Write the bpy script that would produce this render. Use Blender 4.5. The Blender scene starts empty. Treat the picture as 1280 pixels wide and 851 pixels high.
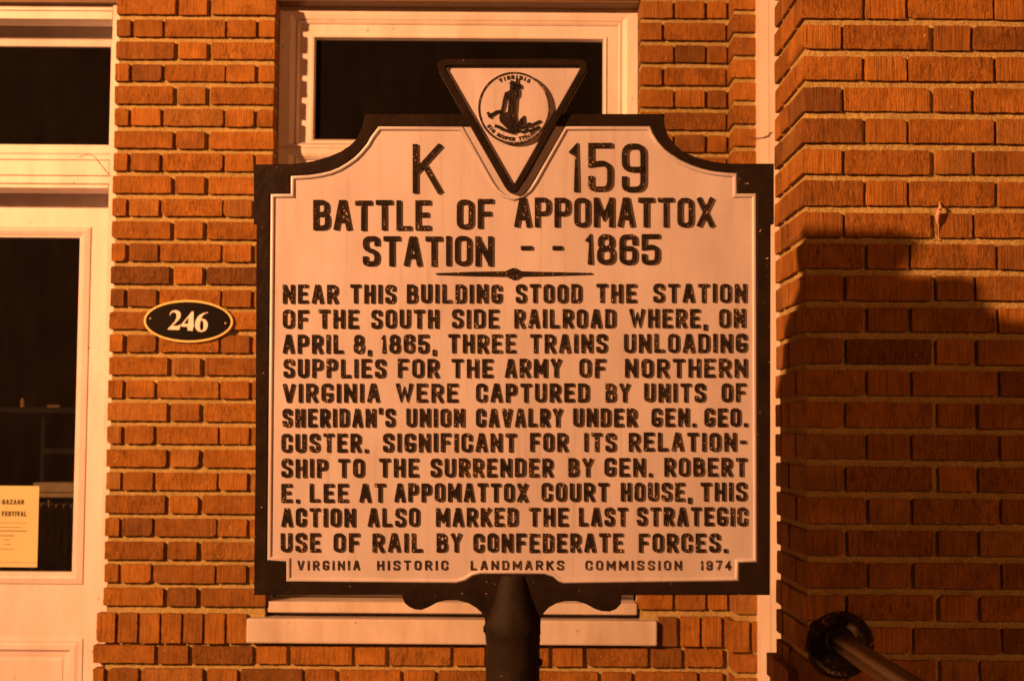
import bpy, math, random
from mathutils import Vector, Matrix
from mathutils.geometry import tessellate_polygon
random.seed(7)
SC = bpy.context.scene
COL = SC.collection

# ------------------------------------------------------------------ camera, world, lamp, exposure
FPX = 1913.0                                   # focal length in photo pixels
CX, CY = 640.0, 425.5
PITCH, ROLL = math.radians(3.5), math.radians(0.4)
EYE = Vector((0, 0, 1.6))
F = Vector((0, math.cos(PITCH), math.sin(PITCH)))
U0 = Vector((0, -math.sin(PITCH), math.cos(PITCH)))
R0 = Vector((1, 0, 0))
RT = R0*math.cos(ROLL) + U0*math.sin(ROLL)
UP = U0*math.cos(ROLL) - R0*math.sin(ROLL)
DS, YP, YW = 3.16, 3.79, 5.37                  # sign distance, pillar front, back wall front

def at(px, py, Y):
    d = F*FPX + RT*(px-CX) - UP*(py-CY)
    return EYE + d*((Y-EYE.y)/d.y)

cam = bpy.data.cameras.new('camera'); co = bpy.data.objects.new('camera', cam); COL.objects.link(co)
m = Matrix.Identity(4)
for i in range(3):
    m[i][0] = RT[i]; m[i][1] = UP[i]; m[i][2] = -F[i]; m[i][3] = EYE[i]
co.matrix_world = m
cam.sensor_width = 36; cam.lens = FPX/1280*36; cam.clip_end = 500; cam.clip_start = .05
cam.dof.use_dof = True; cam.dof.focus_distance = DS; cam.dof.aperture_fstop = 8.0
SC.camera = co

SKY_STRENGTH = 0.010
w = bpy.data.worlds.new('World'); SC.world = w; w.use_nodes = True
nt = w.node_tree; bg = nt.nodes['Background']
sky = nt.nodes.new('ShaderNodeTexSky'); sky.sky_type = 'NISHITA'; sky.sun_disc = False
sky.sun_elevation = math.radians(17); sky.sun_rotation = math.radians(250)
mx = nt.nodes.new('ShaderNodeMix'); mx.data_type = 'RGBA'; mx.blend_type = 'MULTIPLY'
mx.inputs[0].default_value = 1
mx.inputs[7].default_value = (1.0, .24, .045, 1)     # town sky lit by sodium lamps
nt.links.new(sky.outputs[0], mx.inputs[6]); nt.links.new(mx.outputs[2], bg.inputs[0])
bg.inputs[1].default_value = SKY_STRENGTH

# the street lamp that throws the marker's shadow on the pillar
S_PT = EYE + F*DS + RT*((828-CX)*DS/FPX) - UP*((143-CY)*DS/FPX)
Q_PT = at(1225, 352, YP)
LAMP_POS = S_PT + (S_PT-Q_PT)*7.0
ld = bpy.data.lights.new('street_lamp_light', 'SPOT'); ld.energy = 6650
ld.spot_size = math.radians(76); ld.spot_blend = 1.0
ld.color = (1.0, .405, .146); ld.shadow_soft_size = .12
lo = bpy.data.objects.new('street_lamp_light', ld); lo.location = LAMP_POS; COL.objects.link(lo)
lo.rotation_euler = (at(480, -40, 4.3)-LAMP_POS).to_track_quat('-Z', 'Y').to_euler()
# a second, weaker lamp further along the street (it shades the left side of the pillar's joints)
l2 = bpy.data.lights.new('far_street_lamp_light', 'POINT'); l2.energy = 1750
l2.color = (1.0, .31, .085); l2.shadow_soft_size = .5
l2o = bpy.data.objects.new('far_street_lamp_light', l2); l2o.location = (7.5, -8.0, 5.2); COL.objects.link(l2o)

vs = SC.view_settings
SC.display_settings.display_device = 'sRGB'
vs.view_transform = 'Standard'; vs.look = 'None'; vs.gamma = 1; vs.exposure = 0; vs.use_curve_mapping = False

# ------------------------------------------------------------------ materials
def new_mat(name):
    mt = bpy.data.materials.new(name); mt.use_nodes = True
    n = mt.node_tree.nodes; l = mt.node_tree.links
    return mt, n, l, n['Principled BSDF']
def node(n, t, **kw):
    x = n.new(t)
    for k, v in kw.items(): setattr(x, k, v)
    return x
def ramp(n, l, src, stops):
    r = n.new('ShaderNodeValToRGB'); e = r.color_ramp.elements
    while len(e) < len(stops): e.new(.5)
    for q, (p, c) in zip(e, stops):
        q.position = p; q.color = c if len(c) == 4 else (*c, 1)
    l.new(src, r.inputs[0]); return r.outputs[0]
def mixc(n, l, fac, a, b, mode='MIX'):
    x = n.new('ShaderNodeMix'); x.data_type = 'RGBA'; x.blend_type = mode
    for s, v in ((0, fac), (6, a), (7, b)):
        if hasattr(v, 'is_output'): l.new(v, x.inputs[s])
        elif s == 0: x.inputs[0].default_value = v
        else: x.inputs[s].default_value = (*v, 1) if len(v) == 3 else v
    return x.outputs[2]
def noise(n, l, vec, scale, detail=3, rough=.55, dist=0):
    x = n.new('ShaderNodeTexNoise'); x.inputs['Scale'].default_value = scale
    x.inputs['Detail'].default_value = detail; x.inputs['Roughness'].default_value = rough
    x.inputs['Distortion'].default_value = dist
    if vec is not None: l.new(vec, x.inputs['Vector'])
    return x.outputs[0]
def mapping(n, l, vec, sc):
    x = n.new('ShaderNodeMapping'); x.inputs['Scale'].default_value = sc
    l.new(vec, x.inputs['Vector']); return x.outputs[0]
def math_(n, l, op, a, b=None):
    x = n.new('ShaderNodeMath'); x.operation = op
    for i, v in enumerate((a, b)):
        if v is None: continue
        if hasattr(v, 'is_output'): l.new(v, x.inputs[i])
        else: x.inputs[i].default_value = v
    return x.outputs[0]
def bump(n, l, h, strength, dist, bs, prev=None):
    b = n.new('ShaderNodeBump'); b.inputs['Strength'].default_value = strength
    b.inputs['Distance'].default_value = dist; l.new(h, b.inputs['Height'])
    if prev is not None: l.new(prev, b.inputs['Normal'])
    l.new(b.outputs[0], bs.inputs['Normal']); return b.outputs[0]

def mat_brick():
    mt, n, l, bs = new_mat('rug_face_brick')
    tc = n.new('ShaderNodeTexCoord').outputs['Object']
    at_ = node(n, 'ShaderNodeAttribute', attribute_name='tint')
    sep = n.new('ShaderNodeSeparateColor'); l.new(at_.outputs['Color'], sep.inputs[0])
    r1, r2, r3 = sep.outputs
    off = n.new('ShaderNodeVectorMath'); off.operation = 'MULTIPLY_ADD'
    l.new(at_.outputs['Color'], off.inputs[0]); off.inputs[1].default_value = (37, 51, 23); l.new(tc, off.inputs[2])
    v = off.outputs[0]
    comb = noise(n, l, mapping(n, l, v, (230, 230, 9)), 1, 2, .7)          # wire-cut grooves
    comb2 = noise(n, l, mapping(n, l, v, (140, 140, 36)), 1, 4, .75, .9)   # torn ragged face
    comb = math_(n, l, 'ADD', math_(n, l, 'MULTIPLY', comb, .62), .20)
    grain = noise(n, l, v, 420, 4, .7)
    blot = noise(n, l, v, 14, 3)
    groove = mixc(n, l, ramp(n, l, r2, [(.2, (.20,)*3), (.8, (.85,)*3)]), comb, comb2)
    base = ramp(n, l, r1, [(0, (.18, .080, .020)), (.10, (.255, .110, .022)), (.35, (.32, .138, .023)), (.65, (.355, .152, .024)), (.88, (.395, .174, .028)), (1, (.30, .152, .040))])
    c = mixc(n, l, 1, base, ramp(n, l, groove, [(.38, (.46, .41, .37)), (.465, (.84, .82, .80)), (.55, (1.08, 1.10, 1.14))]), 'MULTIPLY')
    c = mixc(n, l, 1, c, ramp(n, l, blot, [(.3, (.72, .68, .66)), (.7, (1.12, 1.1, 1.05))]), 'MULTIPLY')
    c = mixc(n, l, 1, c, ramp(n, l, grain, [(.32, (.58, .55, .52)), (.55, (1.06, 1.06, 1.06))]), 'MULTIPLY')
    fl = noise(n, l, v, 95, 2, .5)
    c = mixc(n, l, ramp(n, l, fl, [(.735, (0, 0, 0)), (.765, (1, 1, 1))]), c, (.5, .34, .16))
    l.new(c, bs.inputs['Base Color']); bs.inputs['Roughness'].default_value = .88
    bs.inputs['Specular IOR Level'].default_value = .25
    b = bump(n, l, groove, 1.0, .0075, bs)
    bump(n, l, grain, .35, .0012, bs, b)
    return mt
def mat_mortar():
    mt, n, l, bs = new_mat('sand_mortar')
    tc = n.new('ShaderNodeTexCoord').outputs['Object']
    a = noise(n, l, tc, 11, 4); g = noise(n, l, tc, 320, 4, .7); mdm = noise(n, l, tc, 60, 4, .6)
    c = ramp(n, l, a, [(.3, (.38, .285, .11)), (.7, (.51, .40, .165))])
    c = mixc(n, l, 1, c, ramp(n, l, g, [(.32, (.52, .50, .46)), (.6, (1.1, 1.1, 1.1))]), 'MULTIPLY')
    l.new(c, bs.inputs['Base Color']); bs.inputs['Roughness'].default_value = .95
    bs.inputs['Specular IOR Level'].default_value = .1
    b = bump(n, l, mdm, .9, .008, bs); bump(n, l, g, .8, .002, bs, b)
    return mt
def mat_white(name, col, dirt=.5, stretch=(6, 6, 2)):
    mt, n, l, bs = new_mat(name)
    tc = n.new('ShaderNodeTexCoord').outputs['Object']
    a = noise(n, l, mapping(n, l, tc, stretch), 2.2, 5, .6); g = noise(n, l, tc, 180, 3)
    sp = noise(n, l, tc, 46, 2, .4)
    c = mixc(n, l, 1, col, ramp(n, l, a, [(.3, (1-.22*dirt, 1-.28*dirt, 1-.36*dirt)), (.62, (1.02, 1.02, 1.02))]), 'MULTIPLY')
    c = mixc(n, l, ramp(n, l, sp, [(.74, (0, 0, 0)), (.77, (.7, .7, .7))]), c, (.32, .2, .1))
    l.new(c, bs.inputs['Base Color']); bs.inputs['Roughness'].default_value = .42
    b = bump(n, l, a, .12, .004, bs); bump(n, l, g, .12, .0006, bs, b)
    return mt
def mat_silver():
    mt, n, l, bs = new_mat('silver_paint')
    tc = n.new('ShaderNodeTexCoord').outputs['Object']
    a = noise(n, l, mapping(n, l, tc, (5, 5, 2.2)), 2, 5, .6); g = noise(n, l, tc, 260, 3, .6); s = noise(n, l, mapping(n, l, tc, (60, 60, 3)), 1, 3)
    c = mixc(n, l, 1, (.54, .515, .58), ramp(n, l, a, [(.3, (.86, .83, .8)), (.65, (1.04, 1.04, 1.04))]), 'MULTIPLY')
    c = mixc(n, l, 1, c, ramp(n, l, s, [(.28, (.88, .86, .84)), (.45, (1, 1, 1))]), 'MULTIPLY')
    sp = noise(n, l, tc, 70, 2, .4)
    c = mixc(n, l, ramp(n, l, sp, [(.76, (0, 0, 0)), (.79, (.6, .6, .6))]), c, (.16, .09, .05))
    l.new(c, bs.inputs['Base Color']); bs.inputs['Roughness'].default_value = .5; bs.inputs['Metallic'].default_value = .25
    b = bump(n, l, g, .25, .0006, bs); bump(n, l, a, .15, .004, bs, b)
    return mt
def mat_black(name, chip=.66, col=(.028, .018, .013), scale=150, rough=.42, chip_glint_col=(.5, .38, .3)):
    mt, n, l, bs = new_mat(name)
    tc = n.new('ShaderNodeTexCoord').outputs['Object']
    a = noise(n, l, tc, scale, 3, .6); big = noise(n, l, tc, 22, 3); g = noise(n, l, tc, 300, 3, .6)
    hsum = math_(n, l, 'ADD', a, math_(n, l, 'MULTIPLY', math_(n, l, 'SUBTRACT', big, .5), .35))
    f = ramp(n, l, hsum, [(chip, (0, 0, 0)), (chip+.035, (1, 1, 1))])
    c = mixc(n, l, 1, col, ramp(n, l, big, [(.3, (.7, .7, .7)), (.7, (1.4, 1.25, 1.1))]), 'MULTIPLY')
    c = mixc(n, l, f, c, chip_glint_col)
    l.new(c, bs.inputs['Base Color']); bs.inputs['Roughness'].default_value = rough; bs.inputs['Specular IOR Level'].default_value = .16
    b = bump(n, l, big, .6, .005, bs); bump(n, l, g, .4, .001, bs, b)
    return mt
def mat_plain(name, col, rough=.6, metal=0, nscale=30, amt=.2):
    mt, n, l, bs = new_mat(name)
    tc = n.new('ShaderNodeTexCoord').outputs['Object']
    a = noise(n, l, tc, nscale, 4)
    c = mixc(n, l, 1, col, ramp(n, l, a, [(.3, (1-amt,)*3), (.7, (1+amt*.4,)*3)]), 'MULTIPLY')
    l.new(c, bs.inputs['Base Color']); bs.inputs['Roughness'].default_value = rough; bs.inputs['Metallic'].default_value = metal
    bump(n, l, a, .15, .002, bs)
    return mt
def mat_glass():
    mt, n, l, bs = new_mat('window_glass')
    n.remove(bs); out = n['Material Output']
    tr = n.new('ShaderNodeBsdfTransparent'); tr.inputs[0].default_value = (.72, .74, .74, 1)
    gl = n.new('ShaderNodeBsdfGlossy'); gl.inputs['Roughness'].default_value = .03
    df = n.new('ShaderNodeBsdfDiffuse'); df.inputs[0].default_value = (.35, .28, .24, 1)
    tc = n.new('ShaderNodeTexCoord').outputs['Object']
    d = noise(n, l, mapping(n, l, tc, (9, 9, 3)), 1.5, 5, .65)
    fr = n.new('ShaderNodeFresnel'); fr.inputs[0].default_value = 1.45
    m1 = n.new('ShaderNodeMixShader'); l.new(fr.outputs[0], m1.inputs[0]); l.new(tr.outputs[0], m1.inputs[1]); l.new(gl.outputs[0], m1.inputs[2])
    m2 = n.new('ShaderNodeMixShader'); l.new(ramp(n, l, d, [(.35, (.009,)*3), (.8, (.018,)*3)]), m2.inputs[0])
    l.new(m1.outputs[0], m2.inputs[1]); l.new(df.outputs[0], m2.inputs[2]); l.new(m2.outputs[0], out.inputs[0])
    return mt
BRICK, MORTAR = mat_brick(), mat_mortar()
WHITE = mat_white('white_trim_paint', (.74, .68, .69), .7); DOORW = mat_white('white_door_paint', (.71, .63, .66), .5)
SILLW = mat_white('darker_sill_paint', (.56, .51, .49), .9)  # darker than the trim white, with stronger dirt mottling
SILVER = mat_silver()
BLACKF = mat_black('black_frame_paint', .73, (.013, .0085, .006), scale=110, rough=.42)
BLACKL = mat_black('worn_black_letter_paint', .645, (.018, .013, .010), scale=230, rough=.4, chip_glint_col=(.48, .33, .2))
BLACKS = mat_black('thin_black_wash', .62, (.032, .022, .017), scale=420, rough=.5, chip_glint_col=(.5, .36, .3))
PLAQUE = mat_plain('black_plaque_enamel', (.006, .004, .003), .25, 0, 12, .1); PLAQUE.node_tree.nodes['Principled BSDF'].inputs['Specular IOR Level'].default_value = .2
GOLD = mat_plain('gold_plaque_rim', (.74, .58, .22), .4, .2, 40, .1)
CREAM = mat_plain('cream_numeral', (.78, .72, .70), .5, 0, 40, .08)
PAPER = mat_plain('yellow_paper', (.62, .56, .30), .8, 0, 9, .06)
INK = mat_plain('printed_ink', (.10, .06, .02), .7, 0, 60, .1)
GLASS = mat_glass()
LINTEL = mat_plain('brown_lintel_paint', (.16, .085, .03), .6)
DARKROOM = mat_plain('dim_room', (.012, .010, .010), .9)  # near-black walls stand in for the darkness of an unlit room
IRON = mat_black('black_handrail_iron', .80, (.014, .011, .010), scale=140, rough=.28)
RAIL = mat_plain('worn_rail_metal', (.010, .007, .005), .24, 0, 60, .35)
RAIL.node_tree.nodes['Principled BSDF'].inputs['Specular IOR Level'].default_value = .16
RADI = mat_plain('old_radiator_paint', (.16, .10, .06), .5, 0, 30, .3)
LEDGE = mat_plain('indoor_ledge_paint', (.55, .40, .24), .6)
CONC = mat_plain('pavement_concrete', (.30, .28, .25), .9, 0, 5, .25)

# ------------------------------------------------------------------ mesh helpers
class MB:
    def __init__(s): s.v = []; s.f = []; s.mi = []; s.t = None
    def vert(s, p): s.v.append(tuple(p)); return len(s.v)-1
    def face(s, idx, mi=0): s.f.append(tuple(idx)); s.mi.append(mi)
    def box(s, x0, x1, y0, y1, z0, z1, mi=0):
        b = len(s.v)
        for x in (x0, x1):
            for y in (y0, y1):
                for z in (z0, z1): s.vert((x, y, z))
        for q in ((0,1,3,2), (4,6,7,5), (0,4,5,1), (2,3,7,6), (0,2,6,4), (1,5,7,3)): s.face([b+i for i in q], mi)
    def loops(s, rings, closed=True, cap0=False, cap1=False, mi=0):
        ids = [[s.vert(p) for p in r] for r in rings]
        for a, b in zip(ids, ids[1:]):
            m_ = len(a)
            for i in range(m_ if closed else m_-1):
                j = (i+1) % m_
                s.face((a[i], a[j], b[j], b[i]), mi)
        if cap0: s.face(ids[0][::-1], mi)
        if cap1: s.face(ids[-1], mi)
        return ids
    def build(s, name, mats, parent=None, smooth=False, bevel=0, fixn=True):
        me = bpy.data.meshes.new(name); me.from_pydata(s.v, [], s.f)
        for mt in (mats if isinstance(mats, (list, tuple)) else [mats]): me.materials.append(mt)
        me.polygons.foreach_set('material_index', s.mi)
        if s.t is not None:
            a = me.attributes.new('tint', 'FLOAT_COLOR', 'POINT')
            a.data.foreach_set('color', [c for t in s.t for c in t])
        me.update()
        if fixn:
            import bmesh
            bm = bmesh.new(); bm.from_mesh(me); bmesh.ops.recalc_face_normals(bm, faces=bm.faces[:]); bm.to_mesh(me); bm.free()
        o = bpy.data.objects.new(name, me); COL.objects.link(o)
        if parent is not None: o.parent = parent
        if smooth:
            me.polygons.foreach_set('use_smooth', [True]*len(me.polygons))
            try: me.set_sharp_from_angle(angle=math.radians(40))
            except Exception: pass
        if bevel:
            bv = o.modifiers.new('bevel', 'BEVEL'); bv.width = bevel; bv.segments = 2; bv.limit_method = 'ANGLE'; bv.angle_limit = math.radians(40)
        return o
def tag(o, label=None, cat=None, group=None, kind=None):
    for k, v in (('label', label), ('category', cat), ('group', group), ('kind', kind)):
        if v: o[k] = v
    return o
def empty(name, loc=(0, 0, 0), label=None, cat=None, group=None):
    o = bpy.data.objects.new(name, None); COL.objects.link(o); o.location = loc; o.empty_display_size = .1
    return tag(o, label, cat, group)
def offset_poly(p, d):
    """offset closed polygon (counter-clockwise) outward by d"""
    n = len(p); out = []
    for i in range(n):
        a, b, c = p[i-1], p[i], p[(i+1) % n]
        d1 = (b[0]-a[0], b[1]-a[1]); d2 = (c[0]-b[0], c[1]-b[1])
        l1 = math.hypot(*d1) or 1e-9; l2 = math.hypot(*d2) or 1e-9
        n1 = (d1[1]/l1, -d1[0]/l1); n2 = (d2[1]/l2, -d2[0]/l2)
        k = 1 + n1[0]*n2[0] + n1[1]*n2[1]
        k = max(k, .35)
        out.append((b[0]+(n1[0]+n2[0])*d/k, b[1]+(n1[1]+n2[1])*d/k))
    return out
def area(p): return sum(p[i-1][0]*p[i][1]-p[i][0]*p[i-1][1] for i in range(len(p)))/2
def ccw(p): return list(p) if area(p) > 0 else list(p)[::-1]
def plate(mb, outer, holes, yb, yf, bev=.0015, mi=0, back=True):
    """front (towards -y) plate with bevelled edges, outlines in (x,z)"""
    outer = ccw(outer); holes = [ccw(h) for h in holes]
    fo = offset_poly(outer, -bev); fh = [offset_poly(h, bev) for h in holes]
    for base, front in [(outer, fo)] + list(zip(holes, fh)):
        mb.loops([[(x, yb, z) for x, z in base], [(x, yf+bev, z) for x, z in base], [(x, yf, z) for x, z in front]], mi=mi)
    def fill(polys, y):
        flat = [p for q in polys for p in q]; b = len(mb.v)
        for x, z in flat: mb.vert((x, y, z))
        for t in tessellate_polygon([[Vector((x, z, 0)) for x, z in q] for q in polys]): mb.face([b+i for i in t], mi)
    fill([fo]+fh, yf)
    if back: fill([outer]+holes, yb)
def ribbon(mb, pts, hw, yb, yf, closed=False, draft=.0, ext=True, mi=0, taper=None):
    """flat-topped raised stroke along pts (x,z)"""
    P = [Vector((p[0], p[1])) for p in pts]
    if ext and not closed:
        a = (P[0]-P[1]).normalized()*hw; b = (P[-1]-P[-2]).normalized()*hw
        P[0] = P[0]+a; P[-1] = P[-1]+b
    n = len(P); L = []; Rr = []; LB = []; RB = []
    for i in range(n):
        if closed: a, b, c = P[i-1], P[i], P[(i+1) % n]
        else: a, b, c = P[max(i-1, 0)], P[i], P[min(i+1, n-1)]
        d1 = (b-a); d2 = (c-b)
        if d1.length < 1e-9: d1 = d2
        if d2.length < 1e-9: d2 = d1
        d1 = d1.normalized(); d2 = d2.normalized()
        n1 = Vector((-d1.y, d1.x)); n2 = Vector((-d2.y, d2.x))
        k = max(1+n1.dot(n2), .45); nn = (n1+n2)/k
        h = hw*(taper[i] if taper else 1)
        L.append(b+nn*h); Rr.append(b-nn*h); LB.append(b+nn*(h+draft)); RB.append(b-nn*(h+draft))
    rings = [[(p.x, yb, p.y) for p in LB], [(p.x, yf, p.y) for p in L], [(p.x, yf, p.y) for p in Rr], [(p.x, yb, p.y) for p in RB]]
    ids = mb.loops(rings, closed=closed, mi=mi)
    if not closed:
        mb.face([ids[k][0] for k in range(4)], mi); mb.face([ids[k][-1] for k in range(4)][::-1], mi)
def halfround(mb, pts, hw, y0, h, closed=True, seg=5):
    n = len(pts); prof = [(math.cos(math.pi*k/seg)*hw, math.sin(math.pi*k/seg)*h) for k in range(seg+1)]
    pts = ccw(pts)
    mb.loops([[(x, y0-hh, z) for x, z in offset_poly(pts, o)] for o, hh in prof], closed=True)
def lathe(mb, prof, cx, cy, seg=28, cap=True):
    rings = [[(cx+r*math.cos(2*math.pi*k/seg), cy+r*math.sin(2*math.pi*k/seg), z) for k in range(seg)] for r, z in prof]
    mb.loops(rings, cap0=cap, cap1=cap)
def tube(mb, pts, rad, seg=12, cap=True):
    P = [Vector(p) for p in pts]; rings = []; up = Vector((.13, .21, 1))
    for i, p in enumerate(P):
        d = (P[min(i+1, len(P)-1)]-P[max(i-1, 0)]).normalized()
        a = d.cross(up).normalized(); b = d.cross(a).normalized()
        r = rad[i] if isinstance(rad, (list, tuple)) else rad
        rings.append([p+a*r*math.cos(2*math.pi*k/seg)+b*r*math.sin(2*math.pi*k/seg) for k in range(seg)])
    mb.loops(rings, cap0=cap, cap1=cap)
def frame_mould(mb, x0, x1, z0, z1, prof):
    """mitred rectangular moulding; prof = [(inset, y)...] from the outside in"""
    mb.loops([[(x0+o, y, z0+o), (x1-o, y, z0+o), (x1-o, y, z1-o), (x0+o, y, z1-o)] for o, y in prof])
def prect(px0, py0, px1, py1, Y):
    a = at(px0, (py0+py1)/2, Y).x; b = at(px1, (py0+py1)/2, Y).x
    c = at((px0+px1)/2, py0, Y).z; d = at((px0+px1)/2, py1, Y).z
    return min(a, b), max(a, b), min(c, d), max(c, d)

# ------------------------------------------------------------------ bricks
def add_brick(mb, x0, x1, z0, z1, yf, depth=.10, axis='y'):
    """one brick with a worn outline; axis 'y' shows its face to -y, 'x' shows it to -x (then x0,x1 are y and yf is x)"""
    if mb.t is None: mb.t = []
    R = random.random; U = random.uniform
    j = .0016
    x0 += U(-j, j); x1 += U(-j, j); z0 += U(-j, j)*.8; z1 += U(-j, j)*.8; yf += U(-.0022, .0018)
    out = []
    cr = []
    for _ in range(4):
        r = U(.0015, .005)
        if R() < .07: r = U(.009, .016)
        cr.append(min(r, (x1-x0)*.3))
    corners = [(x0, z0, 1, 1), (x1, z0, -1, 1), (x1, z1, -1, -1), (x0, z1, 1, -1)]
    for k, (x, z, sx, sz) in enumerate(corners):
        r = cr[k]; pts = []
        for a in (0, .5, 1):
            if k % 2 == 0: ang = math.pi/2*a; dx = r*(1-math.sin(ang)); dz = r*(1-math.cos(ang)); pts.append((x+sx*dx if False else x+sx*r*(1-math.cos(math.pi/2*(1-a)) if False else 0), z))
        pts = []
        for a in (0, .5, 1):
            t = math.pi/2*a
            # rounded corner running from the side edge to the next edge, counter-clockwise
            if k == 0: p = (x+r*(1-math.cos(t)), z+r*(1-math.sin(t)))
            elif k == 1: p = (x-r*(1-math.sin(t)), z+r*(1-math.cos(t)))
            elif k == 2: p = (x-r*(1-math.cos(t)), z-r*(1-math.sin(t)))
            else: p = (x+r*(1-math.sin(t)), z-r*(1-math.cos(t)))
            pts.append(p)
        out += pts
        nx, nz = corners[(k+1) % 4][:2]
        ln = abs(nx-x)+abs(nz-z); m_ = max(1, int(ln/.011))
        # points along the edge
        ax, az = pts[-1]
        bx = nx - (sx and 0); 
        for i in range(1, m_):
            f = i/m_
            if abs(nx-x) > abs(nz-z): out.append((x+(nx-x)*f, z+U(-.0012, .0012)))
            else: out.append((x+U(-.0011, .0011), z+(nz-z)*f))
    # order along the outline (edges may overlap the rounded corners on short sides)
    cxm, czm = (x0+x1)/2, (z0+z1)/2
    hx, hz = (x1-x0)/2, (z1-z0)/2
    out.sort(key=lambda p: math.atan2((p[1]-czm)/hz, (p[0]-cxm)/hx))
    tx, tz = U(-.004, .004), U(-.012, .012)
    def ring(inset, y):
        r = []
        for x, z in out:
            fx = (x-cxm)*(1-inset/hx)+cxm; fz = (z-czm)*(1-inset/hz)+czm
            yy = y if y > .02 else y + tx*(fx-cxm) + tz*(fz-czm)
            r.append((fx, yf+yy, fz) if axis == 'y' else (yf+yy, fx, fz))
        return r
    tint = (R(), R()*.5 if x1-x0 < .125 else .35+.65*R(), R(), 1)
    n0 = len(mb.v)
    mb.loops([ring(0, depth), ring(0, .0016), ring(.0005, .0005), ring(.0016, 0)], cap1=True)
    mb.t += [tint]*(len(mb.v)-n0)
def mb_box_t(mb, *a, **k):
    n0 = len(mb.v); mb.box(*a, **k)
    if mb.t is None: mb.t = []
    mb.t += [(.5, .5, .5, 1)]*(len(mb.v)-n0)
def flemish(x0, x1, first, ST, HD, J, closer=None):
    """list of (a,b) filling x0..x1"""
    out = []; x = x0; seq = []
    if closer: out.append((x, x+closer)); x += closer+J
    s = first
    while x < x1-.02:
        ln = ST if s == 'S' else HD
        e = min(x+ln, x1)
        if x1-e < .03: e = x1
        out.append((x, e)); x = e+J; s = 'H' if s == 'S' else 'S'
    return out

K = YW/FPX*1.0                                   # metres per photo pixel on the wall, near enough
ZT = [at(240, 24.9+28.404*k, YW).z for k in range(26)]
PITCHW = (at(240, 24.9, YW).z - at(240, 735, YW).z)/25
Z25 = at(240, 735, YW).z                         # top of the lowest running course above the rowlock
def ztop(k): return Z25 + (25-k)*PITCHW
BH = PITCHW*.765; JW = .0135
XL = at(140.5, 250, YW).x                        # right edge of the door opening
XWL = at(343.5, 100, YW).x; XWR = at(799.5, 100, YW).x
XPL = at(915.5, 100, YW-.12).x                   # small pilaster
XEND = 3.2; XFAR = -4.6
XDL = XL-1.06                                    # left edge of the door opening
HEADK = -2                                       # courses with k <= HEADK run above the openings
Z_HEAD = ztop(-1)+ (PITCHW-BH)*.5
zrl_top = at(240, 766.5, YW).z; zrl_bot = at(240, 803.5, YW).z
ZSILL = at(570, 806, YW).z

pxm = K
ST, HD = 75.2*pxm, 37.2*pxm
wall = MB(); wall.t = []
def row(k_even, zb, zt, xa, xb, kind):
    if kind == 'left':
        if k_even: br = [(0, 17.6), (21.7, 58), (62, 137.8), (140.5, 176.3), (180.5, 999)]
        else: br = [(0, 73.6), (79.0, 114.9), (120.7, 999)]
        for a, b in br:
            e = min(xa+b*pxm, xb)
            if e-(xa+a*pxm) > .015: add_brick(wall, xa+a*pxm, e, zb, zt, YW)
    elif kind == 'right':
        if k_even: br = [(0, 27.3), (31, 108)]
        else: br = [(0, 41.4), (44.8, 81.8), (85.5, 999)]
        for a, b in br: add_brick(wall, xa+a*pxm, min(xa+b*pxm, xb), zb, zt, YW)
for k in range(-20, 26):
    zt = ztop(k); zb = zt-BH
    ev = (k % 2 == 0)
    if k <= HEADK:
        for a, b in flemish(XFAR + (0 if ev else .12), XPL, 'S' if ev else 'H', ST, HD, JW): add_brick(wall, a, b, zb, zt, YW)
    else:
        row(ev, zb, zt, XL, XWL-.002, 'left')
        row(ev, zb, zt, XWR+.002, XPL-.004, 'right')
        for a, b in flemish(XFAR + (0 if ev else .12), XDL, 'S' if ev else 'H', ST, HD, JW): add_brick(wall, a, b, zb, zt, YW)
    # pilaster: a shallow projection beside the white trim
    for a, b in ([(XPL, XPL+ST*.98), (XPL+ST+JW, XPL+ST*2)] if ev else [(XPL+.004, XPL+HD), (XPL+HD+JW, XPL+HD+JW+ST), (XPL+HD+2*JW+ST, XPL+2*ST)]):
        add_brick(wall, a, b, zb, zt, YW-.12, .16)
# rowlock course at sill level
x = XL-.022
XSL, XSR = at(309.5, 790, YW).x, at(820.5, 790, YW).x
while x < XSL-.02:
    e = min(x+24*pxm, XSL-.004); add_brick(wall, x, e, zrl_bot, zrl_top, YW-.002); x = e+3.0*pxm
x = XSR+.006
while x < XPL+.4:
    e = x+24*pxm; add_brick(wall, x, e, zrl_bot, zrl_top, YW-.002 if x < XPL-.05 else YW-.12, .14); x = e+3.4*pxm
for a, b in flemish(XFAR, XDL, 'S', ST, HD, JW): add_brick(wall, a, b, zrl_bot, zrl_top, YW)
zt = at(240, 806.8, YW).z; i = 0
while zt > 0:
    zb = zt-BH
    for a, b in flemish(XL-.03 if i % 2 == 0 else XL-.03, XPL-.02, 'S' if i % 2 == 0 else 'H', ST, HD, JW, None if i % 2 == 0 else 14*pxm): add_brick(wall, a, b, max(zb, -.02), zt, YW)
    for a, b in flemish(XPL+(0 if i % 2 else .003), XPL+.5, 'S' if i % 2 else 'H', ST, HD, JW): add_brick(wall, a, b, max(zb, -.02), zt, YW-.12, .16)
    for a, b in flemish(XFAR+(0 if i % 2 else .12), XDL, 'S' if i % 2 else 'H', ST, HD, JW): add_brick(wall, a, b, max(zb, -.02), zt, YW)
    zt -= PITCHW; i += 1
ZTOP = ztop(-20)
mo = MB(); g = .0195; e = .007
YB = YW+.30
def mbox(x0, x1, z0, z1, yf=YW+g): mb_box_t(mo, x0, x1, yf, YB, z0, z1)
mbox(XFAR, XEND, Z_HEAD+.001, ZTOP)
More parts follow.
